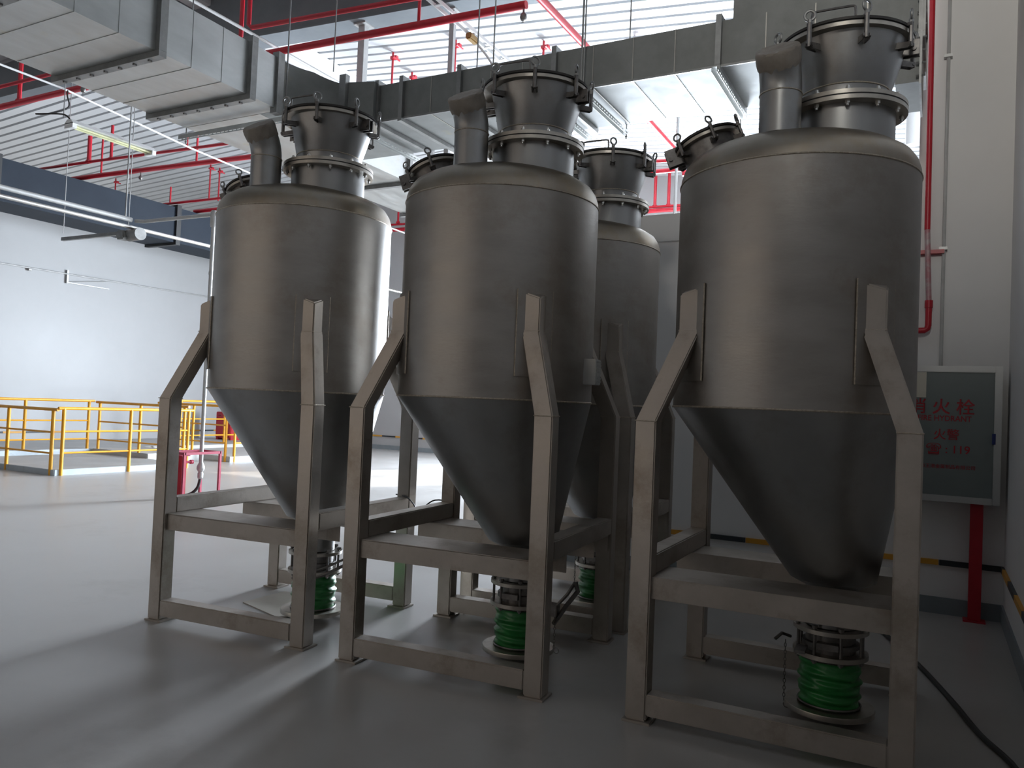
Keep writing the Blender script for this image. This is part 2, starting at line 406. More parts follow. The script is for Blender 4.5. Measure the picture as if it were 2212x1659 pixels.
    # hinge brackets left and right of the rim
    for a in (-3, 177):
        bm = bmesh.new(); box(bm, .255, .342, -.022, -.014, 3.292, 3.366); box(bm, .255, .342, .014, .022, 3.292, 3.366); box(bm, .25, .335, -.022, .022, 3.360, 3.366)
        cyl(bm, (.318, -.032, 3.322), .012, .064, axis=(0, 1, 0), seg=12)
        h = obj('hinge_bracket', bm, BLACKST, root); h.location = (NU, NV, 0); h.rotation_euler = (0, 0, math.radians(a))
    # vent pipe bent towards the front, with taped-over end
    pts = [(-.03, -.40, 2.86), (-.03, -.40, 3.06)]
    for k in range(1, 7):
        th = math.radians(36)*k/6; rr = .24
        pts.append((-.03-.1*rr*(1-math.cos(th)), -.40-rr*(1-math.cos(th)), 3.06+rr*math.sin(th)))
    d = Vector((-.1*math.sin(math.radians(36)), -math.sin(math.radians(36)), math.cos(math.radians(36)))).normalized()
    e = Vector(pts[-1]); pts.append(tuple(e+d*.06)); e2 = Vector(pts[-1])
    vp = obj('vent_pipe', T(pts, .098, 40), CONE, root, True)
    bm = bmesh.new(); torus(bm, (-.03, -.40, 3.06), .0985, .0035, seg=40, s2=6); obj('weld_bead', bm, WELD, vp, True, 80)
    bm = bmesh.new(); rings = []; q = d.to_track_quat('Z', 'Y')
    rnd = random.Random(7)
    for (rad, h, j) in ((.1005, -.075, .004), (.103, -.05, .006), (.1035, -.02, .005), (.104, .0, .003), (.10, .012, .003), (.06, .010, .004), (.002, .006, 0)):
        rings.append([bm.verts.new(e2+q @ Vector(((rad+rnd.uniform(-j, j))*math.cos(2*PI*k/36), (rad+rnd.uniform(-j, j))*math.sin(2*PI*k/36), h+(rnd.uniform(-.012, .012) if j == .004 and h < 0 else rnd.uniform(-j, j)*.5)))) for k in range(36)])
    for a_, b_ in zip(rings, rings[1:]):
        for k in range(36): bm.faces.new((a_[k], a_[(k+1) % 36], b_[(k+1) % 36], b_[k]))
    bm.faces.new(rings[-1]); obj('film_cap', bm, FILM, vp, True, 80)
    # tilted manhole
    mt = Matrix.Translation((-.42, -.05, 2.87)) @ Matrix.Rotation(math.radians(-21), 4, 'Y')
    def xf(bm):
        bmesh.ops.transform(bm, matrix=mt, verts=bm.verts); return bm
    bm = bmesh.new(); lathe(bm, [(.148, -.09), (.148, .105)], 48); mh = obj('manhole_neck', xf(bm), BLACKST, root, True)
    bm = bmesh.new(); lathe(bm, [(.12, .105), (.178, .105), (.178, .121), (.12, .121)], 48, closed=True); obj('manhole_rim', xf(bm), FLANGE, root, True)
    bm = bmesh.new(); lathe(bm, [(.10, .120), (.173, .120), (.173, .128), (.10, .128)], 48, closed=True); obj('gasket', xf(bm), GASKET, mh, True)
    bm = bmesh.new(); lathe(bm, [(.01, .1275), (.18, .1275), (.18, .140), (.165, .143), (.01, .148)], 48, cap0=True, cap1=True); obj('manhole_lid', xf(bm), LIDM, root, True)
    clamps(root, mt, .181, .055, .142, n=6, a0=-70, sk=.8)
    bm = bmesh.new(); box(bm, .15, .235, -.02, -.014, .06, .16); box(bm, .15, .235, .014, .02, .06, .16); cyl(bm, (.215, -.03, .10), .011, .06, axis=(0, 1, 0))
    bmesh.ops.transform(bm, matrix=mt @ Matrix.Rotation(math.radians(195), 4, 'Z'), verts=bm.verts); obj('hinge_bracket', bm, BLACKST, root)
    # outlet: valve between flanges, green sleeve, base ring
    bm = bmesh.new(); lathe(bm, [(.12, .446), (.178, .446), (.178, .466), (.12, .466)], 48, c=(OU, OV), closed=True)
    obj('valve_flange', bm, FLANGE, root, True)
    bm = bmesh.new(); lathe(bm, [(.12, .322), (.178, .322), (.178, .344), (.12, .344)], 48, c=(OU, OV), closed=True)
    obj('valve_flange', bm, FLANGE, root, True)
    bm = bmesh.new(); lathe(bm, [(.118, .344), (.118, .365), (.135, .367), (.135, .39), (.118, .392), (.118, .446)], 48, c=(OU, OV))
    box(bm, OU-.05, OU+.05, OV-.16, OV-.10, .375, .405); obj('valve_body', bm, BLACKST, root, True)
    s0 = None
    for k in range(8):
        a = 2*PI*(k+.5)/8
        if s0 is None:
            bm = bmesh.new(); cyl(bm, (0, 0, 0), .008, .185, seg=8)
            for z in (.008, .172): cyl(bm, (0, 0, z), .015, .014, seg=6)
            s0 = obj('stud_bolt', bm, BLACKST, root); s = s0
        else: s = share(s0, root)
        s.location = (OU+.158*math.cos(a), OV+.158*math.sin(a), .30)
    bm = bmesh.new(); nz, ns = 44, 72; rings = []
    for i in range(nz+1):
        t = i/nz; z = .075+t*.25; rg = []
        for k in range(ns):
            a = 2*PI*k/ns
            r_ = .138+.007*math.sin(t*PI)
            r_ += .0065*math.sin(24*t+2.2*math.sin(a+.4)+1.3*math.sin(2*a+1))*math.sin(PI*t)**.5
            r_ += .004*math.sin(41*t-1.7*math.sin(a*2+.9)+2*math.sin(a))*math.sin(PI*t)**.5
            rg.append(bm.verts.new((OU+r_*math.cos(a), OV+r_*math.sin(a), z)))
        rings.append(rg)
    for a_, b_ in zip(rings, rings[1:]):
        for k in range(ns): bm.faces.new((a_[k], a_[(k+1) % ns], b_[(k+1) % ns], b_[k]))
    obj('flexible_sleeve', bm, GREEN, root, True, 80)
    for zc in (.312, .088):
        bm = bmesh.new(); torus(bm, (OU, OV, zc), .146, .006, seg=48, s2=6); obj('hose_clamp', bm, BLACKST, root, True)
    bm = bmesh.new(); lathe(bm, [(.13, .078), (.212, .078), (.214, .072), (.214, .052), (.205, .048), (.13, .048)], 64, c=(OU, OV), closed=True)
    obj('base_ring', bm, FLANGE, root, True)
    return root
def kids(o): return [c for c in bpy.data.objects if c.parent == o]
def copy_tree(o, parent, cm):
    c = o.copy(); COL.objects.link(c); c.parent = parent
    for ch in cm.get(o.name, []): copy_tree(ch, c, cm)
    return c
proto = build_hopper()
cm = {}
for o in list(COL.objects):
    if o.parent: cm.setdefault(o.parent.name, []).append(o)
HS = {'M': (-2.401, 4.278, .074, 'stainless steel cone hopper in the middle of the front row of three'),
      'L': (-3.935, 4.198, .080, 'leftmost stainless cone hopper, bright white reflection along its right edge'),
      'R': (-.674, 4.356, .018, 'largest-looking stainless cone hopper on the right, in front of the fire hydrant cabinet'),
      'B': (-2.46, 5.70, .05, 'stainless cone hopper standing in the second row behind the middle hopper')}
HOP = {}
for k, (x, y, a, lab) in HS.items():
    h = proto if k == 'M' else copy_tree(proto, None, cm)
    h.location = (x, y, 0); h.rotation_euler = (0, 0, a)
    tag(h, lab, 'hopper', 'stainless steel cone hoppers on four-legged frames'); HOP[k] = h
def chain(bm, x, y, z0, z1):
    z = z1; k = 0
    while z > z0:
        pts = []
        for i in range(10):
            a = 2*PI*i/10; px, pz = .006*math.cos(a), .011*math.sin(a)
            pts.append((x+(px if k % 2 else 0), y+(0 if k % 2 else px), z+pz))
        tube(bm, pts, .0018, 5, closed=True); z -= .018; k += 1
    torus(bm, (x+.015, y, z0-.015), .016, .0025, axis='y', seg=14, s2=5)
bm = bmesh.new(); chain(bm, .485, -.08, .11, .31); o = obj('chain', bm, BLACKST, HOP['M'])
bm = bmesh.new(); chain(bm, .032, -.08, .06, .36); o = obj('chain', bm, BLACKST, HOP['R'])
bm = bmesh.new(); chain(bm, .038, 0, .17, .36); o = obj('chain', bm, BLACKST, HOP['B'])
bm = bmesh.new()
tube(bm, [(.38, -.06, .36), (.45, -.08, .30), (.56, -.09, .43), (.60, -.08, .50)], .011, 6); tube(bm, [(.47, -.06, .24), (.55, -.07, .36), (.615, -.07, .45), (.60, -.08, .50)], .014, 6)
box(bm, .40, .50, -.10, -.04, .29, .36, .004)
obj('valve_lever', bm, BLACKST, HOP['M'])
bm = bmesh.new(); tube(bm, [(.20, -.21, .30), (.36, -.215, .315), (.47, -.21, .36), (.60, -.20, .43)], .011, 6); tube(bm, [(.30, -.19, .335), (.46, -.2, .40), (.60, -.2, .47)], .008, 6)
obj('valve_lever', bm, BLACKST, HOP['L'])
bm = bmesh.new(); box(bm, .10, .15, -.30, -.18, .37, .385); tube(bm, [(.06, -.12, .40), (.03, -.20, .43), (.0, -.22, .40)], .008, 6); obj('valve_lever', bm, BLACKST, HOP['R'])
# louvred box welded on the middle hopper's right flank
bm = bmesh.new(); box(bm, .565, .665, -.06, .04, 1.64, 1.79, .004)
for k in range(7):
    for j in range(4): box(bm, .660, .6675, -.048+j*.024, -.034+j*.024, 1.655+k*.019, 1.665+k*.019)
sb = obj('sensor_box', bm, GALV, HOP['M']); sb['label'] = 'small grey box with a perforated side'

# ================================================================== DUCTWORK
def flange_ring(bm, axis, p, a0, a1, z0, z1, t=.035, h=.05):
    # rectangular collar around a duct section; axis 'y' -> plane x,z ; axis 'x' -> plane y,z
    for (u0_, u1_, q0, q1) in ((a0-h, a1+h, z0-h, z0-.001), (a0-h, a1+h, z1+.001, z1+h), (a0-h, a0-.001, z0, z1), (a1+.001, a1+h, z0, z1)):
        if axis == 'y': box(bm, u0_, u1_, p-t, p+t, q0, q1)
        else: box(bm, p-t, p+t, u0_, u1_, q0, q1)
DZ0, DZ1 = 4.21, 4.69
d1 = empty('air_duct', (-6.2, 0, 0)); tag(d1, 'wide galvanized air duct running away from upper left, its flat underside streaked yellow', 'duct')
def dpart(par, name, bm, m, smooth=False):
    o = obj(name, bm, m, par, smooth); o.location = -par.location; return o
X0, X1 = -6.86, -5.55
BO = None
yy = [-3.0, -.6, .8, 2.0, 3.1, 4.16, 5.11, 5.50]
for a, b in zip(yy, yy[1:]):
    bm = bmesh.new(); box(bm, X0, X1, a+.004, b-.004, DZ0, DZ1)
    dpart(d1, 'duct_section', bm, GALV)
    n = max(1, round((b-a)/.33))          # pressed cross creases
    if b < 5.4:
        bm = bmesh.new(); flange_ring(bm, 'y', b, X0, X1, DZ0, DZ1); dpart(d1, 'joint_flange', bm, GALVF)
        for k in range(7):
            if BO is None: BO = dpart(d1, 'flange_bolt', B(-.010, .010, -.014, .014, -.014, 0), BLACKST)
            else: share(BO, d1)
            q_ = [o_ for o_ in (BO,)][0] if k == 0 and b == yy[1] else COL.objects[-1]
            q_.location = Vector((X0+.1+k*.185, b, DZ0-.05))-d1.location
    for k in range(1, n):
        y = a+(b-a)*k/n; bm = bmesh.new()
        box(bm, X0, X1+.004, y-.004, y+.004, DZ0-.004, DZ0); box(bm, X1, X1+.004, y-.004, y+.004, DZ0, DZ1); dpart(d1, 'crease_rib', bm, GALV)
# straight-on continuation towards the back
X2, Z2 = -5.82, 4.56
for a, b in ((5.50, 6.95), (6.95, 7.95), (7.95, 9.3), (9.3, 11.0), (11.0, 13.0)):
    bm = bmesh.new(); box(bm, X0, X2, a+.004, b-.004, DZ0, Z2); dpart(d1, 'duct_section', bm, GALV)
    bm = bmesh.new(); flange_ring(bm, 'y', b, X0, X2, DZ0, Z2, t=.03, h=.045); dpart(d1, 'joint_flange', bm, GALVF)
# cross duct with curved elbow
Y0, Y1, EZ0, EZ1 = 6.10, 7.03, 4.21, 4.565
d2 = empty('air_duct', (-3, 6.5, 0)); tag(d2, 'long galvanized air duct crossing above the hoppers to the right wall', 'duct')
bm = bmesh.new(); inner = []
for k in range(9):
    t = k/8; a = PI/2*t
    inner.append((-5.55+.33*(1-math.cos(a))*.9, 5.50+.46*math.sin(a)))
inner += [(-4.86, 6.02)]
outer = [(-5.82, Y1), (-5.3, Y1), (-4.86, Y1)]
ringb = inner+[(-4.86, Y1), (-5.815, Y1), (-5.815, 5.50)]
vb = [bm.verts.new((x, y, DZ0)) for x, y in ringb]
ztop = [DZ1 if i < 5 else (DZ1-(i-4)*.022) for i in range(len(inner))]+[EZ1, EZ1, DZ1]
vt = [bm.verts.new((x, y, max(EZ1, z))) for (x, y), z in zip(ringb, ztop)]
nn = len(vb)
for k in range(nn): bm.faces.new((vb[k], vb[(k+1) % nn], vt[(k+1) % nn], vt[k]))
bm.faces.new(vb[::-1])
cx = bm.verts.new((-5.5, 6.6, DZ1-.03))
for k in range(nn): bm.faces.new((vt[k], vt[(k+1) % nn], cx))
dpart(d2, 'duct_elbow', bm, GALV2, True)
bm = bmesh.new(); box(bm, -5.22, -5.14, 5.93, 5.99, DZ0-.05, EZ1+.10); dpart(d2, 'joint_flange', bm, GALVF); bm = bmesh.new(); box(bm, -5.60, -5.52, 5.42, 5.50, DZ0-.05, DZ1+.05); dpart(d2, 'joint_flange', bm, GALVF)
xs = [-4.86, -4.57, -3.92, -2.96, -1.55, -.14]
for a, b in zip(xs, xs[1:]):
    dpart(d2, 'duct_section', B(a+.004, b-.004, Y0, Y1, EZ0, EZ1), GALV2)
for x in xs:
    bm = bmesh.new(); flange_ring(bm, 'x', x, Y0, Y1, EZ0, EZ1, t=.022, h=.04); dpart(d2, 'joint_flange', bm, GALVF)
for a, b in zip(xs, xs[1:]):
    n = max(1, round((b-a)/.36))
    for k in range(1, n):
        bm = bmesh.new()
        x = a+(b-a)*k/n; box(bm, x-.004, x+.004, Y0-.004, Y1, EZ0-.004, EZ0); box(bm, x-.004, x+.004, Y0-.004, Y0, EZ0, EZ1); dpart(d2, 'crease_rib', bm, FLANGE)
bm = bmesh.new(); box(bm, -4.8, -.16, Y0-.014, Y0, EZ0-.014, EZ0+.004); dpart(d2, 'edge_seam', bm, GALVF)
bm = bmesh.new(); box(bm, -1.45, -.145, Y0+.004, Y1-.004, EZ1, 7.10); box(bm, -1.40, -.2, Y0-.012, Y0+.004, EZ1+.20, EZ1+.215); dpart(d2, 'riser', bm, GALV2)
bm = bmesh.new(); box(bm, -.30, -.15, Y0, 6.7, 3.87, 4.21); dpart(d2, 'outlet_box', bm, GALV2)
bm = bmesh.new(); box(bm, -.15, -.135, Y0-.05, 6.75, 3.84, 7.0)
for k in range(12): cyl(bm, (-.17, Y0-.03, 3.9+.09*k), .008, .06, axis=(1, 0, 0), seg=6)
dpart(d2, 'end_flange', bm, GALVF)
# left blue-grey duct
d3 = empty('air_duct', (-16.5, 8, 0)); tag(d3, 'dark blue-grey rectangular duct hung along the far left wall', 'duct')
for a, b in ((-3, 4.9), (4.9, 8.62), (8.62, 12.75), (12.75, 19.2)):
    dpart(d3, 'duct_section', B(-17, -16, a+.01, b-.01, 5.03, 5.87), BLUEDUCT)
    bm = bmesh.new(); flange_ring(bm, 'y', b, -17, -16, 5.03, 5.87, t=.06, h=.055); dpart(d3, 'joint_flange', bm, BLACK)

# trapeze hangers: slotted channel + rods
def slotted(bm, p0, p1, z, side):
    # U channel lying under a duct, slots cut in the near vertical face
    (xa, ya), (xb, yb) = p0, p1; L = math.hypot(xb-xa, yb-ya); n = int(L/.055); ux, uy = (xb-xa)/L, (yb-ya)/L; nx, ny = -uy*side, ux*side
    def q(s0, s1, n0, n1, z0, z1):
        pts = []
        for (s, t) in ((s0, n0), (s1, n0), (s1, n1), (s0, n1)): pts.append((xa+ux*s+nx*t, ya+uy*s+ny*t))
        vs = [bm.verts.new((x, y, z0)) for x, y in pts]+[bm.verts.new((x, y, z1)) for x, y in pts]
        for f in [(0,3,2,1),(4,5,6,7),(0,1,5,4),(1,2,6,5),(2,3,7,6),(3,0,4,7)]: bm.faces.new([vs[i] for i in f])
    q(0, L, 0, .045, z-.004, z); q(0, L, 0, .003, z-.018, z-.004); q(0, L, 0, .003, z-.045, z-.034)
    for k in range(n): q(k*L/n, k*L/n+.018, 0, .003, z-.034, z-.018)
    q(0, L, .042, .045, z-.045, z-.004)
def hanger(p0, p1, z, rods, label, side=1, ztop=None):
    e = empty('trapeze_hanger', (p0[0], p0[1], z), label=label, cat='hanger', group='slotted steel hangers under the air ducts')
    bm = bmesh.new(); slotted(bm, p0, p1, z, side); dpart(e, 'slotted_bar', bm, GALV)
    for (x, y) in rods:
        bm = bmesh.new(); cyl(bm, (x, y, z-.08), .007, roofz(x)-z+.075, seg=8); cyl(bm, (x, y, z-.062), .014, .012, seg=6); dpart(e, 'threaded_rod', bm, GALVF)
    return e
hanger((-6.98, 5.56), (-5.46, 5.56), 4.155, [(-6.94, 5.58), (-5.515, 5.53)], 'slotted steel hanger under the wide duct, just before its elbow', -1)
hanger((-2.64, 5.99), (-2.64, 7.12), 4.165, [(-2.66, 6.03), (-2.66, 7.09)], 'slotted steel hanger under the cross duct, between the middle and rear hopper tops', 1)
hanger((-1.53, 5.99), (-1.53, 7.12), 4.165, [], 'slotted steel hanger under the cross duct, left of the right hopper vent pipe', 1)
hanger((-3.02, 5.99), (-3.02, 7.12), 4.165, [], 'slotted steel hanger under the cross duct, its end showing right of the middle hopper lid', 1)
hanger((-5.04, 5.99), (-5.04, 7.12), 4.165, [], 'slotted steel hanger under the cross duct, above the left hopper lid', 1)
hanger((-6.98, 2.2), (-5.46, 2.2), 4.155, [(-6.94, 2.18), (-5.48, 2.18)], 'slotted steel hanger under the wide duct at the upper left edge', -1)

# ================================================================== PIPES
def thing1(name, bm, m, label, cat, group=None, smooth=True):
    o = obj(name, bm, m, None, smooth, 40); tag(o, label, cat, group); return o
def sprinkler_head(par, x, y, z):
    bm = bmesh.new(); cyl(bm, (x, y, z-.06), .012, .06, seg=8)
    lathe(bm, [(.012, z-.06), (.034, z-.085), (.040, z-.115), (.030, z-.145), (.008, z-.158)], 16, c=(x, y), cap1=True)
    cyl(bm, (x-.02, y, z-.17), .004, .03, axis=(1, 0, 0), seg=6)
    return obj('sprinkler_head', bm, BLACKST, par, True)
def redpipe(pts, r, label, drops=(), heads=(), coll=()):
    e = empty('sprinkler_pipe', pts[0], label=label, cat='pipe', group='red fire sprinkler pipes under the roof')
    dpart(e, 'pipe_run', T(pts, r, 14), RED, True)
    for (x, y, za, zb, rr) in drops:
        bm = bmesh.new(); tube(bm, [(x, y, za), (x, y, zb)], rr, 8); cyl(bm, (x-.05, y, za+.0), rr*1.1, .10, axis=(1, 0, 0), seg=8); dpart(e, 'branch_pipe', bm, RED, True)
    for h in heads:
        o = sprinkler_head(e, *h); o.location = -Vector(pts[0])
    return e
redpipe([(-26.5, 7.5, 6.17), (-11.95, 7.5, 6.13), (-11.55, 7.5, 6.12), (-11.45, 7.35, 6.12)], .048, 'thick red sprinkler pipe ending behind the underside of the wide left duct', [(-13.4, 7.5, 6.17, 6.85, .035), (-17.5, 7.5, 6.17, 7.3, .02)], [(-11.45, 7.33, 6.10)])
redpipe([(-10.9, 7.5, 6.09), (-7.7, 7.5, 5.98), (-4.02, 7.5, 5.86)], .045, 'thick red sprinkler pipe above the duct elbow, round head at its right end', [(-5.44, 7.5, 5.90, 7.45, .02), (-8.3, 7.45, 6.0, 6.9, .03)], [(-4.05, 7.5, 5.84)])
redpipe([(-8.0, 7.3, 7.2), (-8.0, 7.3, 6.31), (-7.94, 7.3, 6.26), (-5.47, 7.3, 6.12), (-3.5, 7.3, 6.0)], .03, 'thin red pipe bent upwards in front of the dark rafter, top centre left')
redpipe([(-26.5, 7.4, 6.52), (-11.2, 7.4, 6.40)], .03, 'thin red pipe crossing the dark rafter at the upper left corner')
redpipe([(-4.1, 5.5, 6.15), (-4.02, 9.11, 6.10), (-4.03, 11.8, 6.02), (-4.06, 13.6, 6.03)], .045, 'straight red pipe running away diagonally across the bright ceiling')
redpipe([(-26.5, 10.5, 6.13), (-15.6, 10.5, 5.99), (-9.5, 10.5, 5.86)], .048, 'thick lower red pipe of the far left pair', [(-15.63, 10.5, 6.0, 6.75, .02), (-12.73, 10.5, 5.94, 6.5, .02)], [(-14.35, 10.5, 5.92)])
redpipe([(-26.5, 10.0, 6.26), (-15.3, 10.0, 6.09), (-9.5, 10.0, 5.95)], .028, 'thin upper red pipe of the far left pair', [(-15.3, 10.0, 6.1, 6.62, .042), (-14.6, 10.0, 6.08, 6.75, .03), (-12.4, 10, 6.03, 6.3, .02)])
redpipe([(-16.6, 12.75, 6.0), (-8, 13.0, 6.0)], .028, 'thin red pipe just above the left blue-grey duct', [(-16.3, 12.75, 6.0, 6.4, .02)])
redpipe([(-16.4, 13.55, 6.0), (-8, 13.6, 6.0)], .045, 'thick red pipe end left of the left hopper shoulder')
redpipe([(-18.5, 19.0, 6.80), (-3.0, 19.0, 6.57)], .03, 'thin red pipe high along the far back wall', [(-14.2, 19, 6.8, 7.6, .03), (-6.3, 19, 6.63, 7.4, .04), (-5.95, 19, 6.63, 7.5, .04)])
redpipe([(-14.35, 19.0, 6.58), (-3.0, 19.0, 6.50)], .055, 'thick red pipe low along the far back wall', [(-11.0, 19.0, 6.55, 7.9, .014)])
redpipe([(-8.2, 15.0, 6.62), (-4.6, 15.0, 6.43), (-3.5, 15.0, 6.36)], .035, 'upper red pipe between the rear hopper lid and right manhole')
redpipe([(-8.2, 15.0, 6.25), (-4.65, 15.0, 6.24), (-4.45, 15.0, 6.24), (-4.40, 15.0, 6.18), (-4.40, 15, 6.10)], .045, 'lower red pipe with an elbow end beside the right manhole', [(-7.6, 15.0, 6.25, 7.7, .014)], [(-4.40, 15.0, 6.10)])
# T-headed red roof droppers
hg = None
TL = [(-5.86, 11.6, 6.6, 'small red T-headed drop above the middle hopper lid'), (-7.36, 11.24, 6.2, 'red T-headed drop left of the white cable ladder'),
      (-8.85, 11.46, 6.3, 'red T-headed drop right of the square grey hanging post'), (-4.34, 11.8, 6.7, 'short red T-headed drop against the brightest ceiling'),
      (-9.06, 12.35, 6.9, 'short red drop peeping over the cross duct flange'), (-20.74, 14.39, 7.0, 'red T-headed drop above the left blue-grey duct'),
      (-17.4, 14.82, 6.7, 'left one of two red T-headed drops beside the left manhole'), (-17.4, 15.13, 6.75, 'right one of two red T-headed drops beside the left manhole')]
for (x, y, zb, lab) in TL:
    zt = roofz(x) if x > -10 else 6.15 if x < -14 else 6.5
    zr = roofz(x)
    bm = bmesh.new(); cyl(bm, (x, y, zb), .02, zr-zb-.01, seg=8); box(bm, x-.035, x+.10, y-.035, y+.035, zr-.14, zr-.09); cyl(bm, (x+.08, y-.10, zr-.14), .018, .2, axis=(0, 1, 0), seg=8)
    thing1('pipe_dropper', bm, RED, lab, 'hanger', 'red T-headed droppers from the roof')
# grey square hanging posts from the rafter
for (x, zb, lab, s) in ((-7.27, 4.3, 'grey square post hung from the rafter above the left hopper', .055), (-5.77, 4.64, 'thinner grey post hung from the rafter left of the cable ladder', .035)):
    bm = bmesh.new(); box(bm, x-s, x+s, 8.72-s, 8.72+s, zb, rafz(x)-.04, .006); box(bm, x-s*1.9, x+s*1.9, 8.72-s*1.9, 8.72+s*1.9, rafz(x)-.045, rafz(x)-.02)
    thing1('hanging_post', bm, GREYP, lab, 'post')
# conduits
def conduit(pts, r, label, m=GREYP, name='conduit_pipe', cat='pipe', seg=10, group=None):
    return thing1(name, T(pts, r, seg), m, label, cat, group)
conduit([(-11.75, -2, 6.0), (-11.73, 7.2, 6.0), (-11.8, 9.6, 5.84), (-12.2, 13, 5.86), (-12.4, 19.5, 5.9)], .016, 'thin white conduit running away past the fluorescent batten', WHITEP)
conduit([(-7.86, 0, 6.06), (-7.75, 7.0, 6.07), (-7.7, 19.6, 6.1)], .02, 'thin pale conduit along the top edge of the wide duct', WHITEP)
e = empty('cable_ladder', (-5.04, 8, 6), label='narrow white cable ladder crossing the ceiling with an ochre junction box', cat='cable ladder')
bm = bmesh.new()
for dx in (-.05, .05): box(bm, -5.06+dx-.008, -5.06+dx+.008, 5.5, 12.95, 5.98, 6.02)
for k in range(19): box(bm, -5.11, -5.01, 5.8+k*.38, 5.84+k*.38, 5.985, 5.995)
dpart(e, 'ladder_rails', bm, WHITEP)
dpart(e, 'junction_box', B(-5.11, -5.03, 8.0, 8.20, 5.90, 5.98, bevel=.015), BRASS)['label'] = 'ochre junction box'
dpart(e, 'loose_cable', T(smoothpath([(-5.07, 8.25, 5.92), (-5.0, 8.4, 5.80), (-4.95, 8.5, 5.66), (-4.9, 8.5, 5.52), (-5.2, 8.2, 5.50), (-5.42, 7.9, 5.36), (-5.5, 7.7, 5.1), (-5.45, 7.6, 4.9)], 5), .014, 8), GREYP, True)
conduit([(-10.9, -3, 4.09), (-10.9, 4, 4.09), (-10.9, 7.86, 4.09)], .035, 'thick pale conduit in front of the blue-grey duct, the upper of two', GREYP)
conduit([(-10.9, -3, 3.96), (-10.9, 4.3, 3.97), (-10.9, 17, 4.0)], .028, 'shiny steel conduit in front of the blue-grey duct, the lower of two', BRIGHT)
# standpipe with elbow, feeding the pump
e = empty('standpipe', (-9.27, 8, 0), label='vertical grey pipe left of the left hopper, dropping from an elbow to a hose', cat='pipe')
dpart(e, 'riser_pipe', T([(-9.27, 8, .50), (-9.27, 8, 4.06)], .028, 14), GREYP, True)
dpart(e, 'horizontal_pipe', T([(-10.86, 7.9, 4.08), (-10.7, 7.94, 4.07), (-9.3, 8, 4.08)], .028, 12), GREYP, True)
bm = bmesh.new(); lathe(bm, [(.04, 3.90), (.048, 3.93), (.048, 4.12), (.03, 4.14)], 16, c=(-9.27, 8), cap0=True, cap1=True); cyl(bm, (-9.27, 8, 3.55), .033, .07); cyl(bm, (-9.27, 8, 3.2), .033, .05); dpart(e, 'elbow_fitting', bm, GREYP, True)
bm = bmesh.new(); lathe(bm, [(.028, .50), (.055, .44), (.055, .40), (.03, .36), (.04, .34), (.04, .28), (.025, .26)], 14, c=(-9.27, 8), cap0=True, cap1=True); dpart(e, 'valve', bm, GREYP, True)
dpart(e, 'rubber_hose', T(smoothpath([(-9.27, 8, .27), (-9.28, 7.97, .14), (-9.32, 7.88, .05), (-9.40, 7.74, .03), (-9.44, 7.58, .08), (-9.40, 7.46, .24), (-9.38, 7.44, .34)], 6), .021, 10), BLACK, True)
bm = bmesh.new(); cyl(bm, (-9.38, 7.44, .33), .024, .10); cyl(bm, (-9.38, 7.44, .43), .032, .05, seg=6); cyl(bm, (-9.38, 7.44, .48), .024, .12); dpart(e, 'hose_fitting', bm, GREYP, True)
# magenta pump stand
e = empty('pump_stand', (-9.6, 8.1, 0), label='magenta-red steel stand holding a small blue pump left of the left hopper', cat='stand')
sx0, sx1, sy0, sy1, sh = -9.46, -9.08, 7.55, 8.17, .63
for (x, y) in ((sx0, sy0), (sx1, sy0), (sx0, sy1), (sx1, sy1)): dpart(e, 'leg', B(x-.016, x+.016, y-.016, y+.016, 0, sh), MAGENTA)
bm = bmesh.new(); box(bm, sx0-.016, sx1+.016, sy0-.016, sy0+.016, sh, sh+.035); box(bm, sx0-.016, sx1+.016, sy1-.016, sy1+.016, sh, sh+.035); box(bm, sx0-.016, sx0+.016, sy0, sy1, sh, sh+.035); box(bm, sx1-.016, sx1+.016, sy0, sy1, sh, sh+.035)
dpart(e, 'top_frame', bm, MAGENTA)
dpart(e, 'centre_post', B(-9.34, -9.25, 7.66, 7.74, 0, .60, bevel=.006), RED)
dpart(e, 'post_cap', B(-9.37, -9.22, 7.63, 7.77, .60, .612), MAGENTA)
dpart(e, 'pump', B(-9.46, -9.35, 7.62, 7.74, .36, .53, bevel=.02), BLUE)['label'] = 'blue pump body'
bm = bmesh.new(); cyl(bm, (-9.30, 7.74, .51), .018, .10, axis=(0, 1, 0)); cyl(bm, (-9.30, 7.84, .51), .03, .04, axis=(0, 1, 0)); cyl(bm, (-9.40, 7.68, .28), .02, .09); dpart(e, 'pump_knob', bm, MAGENTA, True)
# suspended bracket with pipe stub
e = empty('hanging_bracket', (-11.3, 7.87, 4), label='grey channel bracket with a short dark pipe stub hung below the blue-grey duct', cat='bracket')
dpart(e, 'channel_arm', B(-12.62, -10.98, 7.85, 7.90, 3.875, 3.93), GALVF)
bm = bmesh.new(); cyl(bm, (-11.05, 7.95, 3.88), .095, .30, axis=(1, -.1, 0), seg=24); dpart(e, 'pipe_stub', bm, GALVF, True)
bm = bmesh.new(); box(bm, -11.18, -11.0, 7.80, 7.98, 3.80, 3.935, .02); dpart(e, 'clamp_block', bm, GALVF)
for x, zt in ((-12.6, roofz(-12.6)), (-10.98, roofz(-10.98))): dpart(e, 'threaded_rod', T([(x, 7.87, 4.0), (x, 7.87, zt)], .007, 6), GALVF)
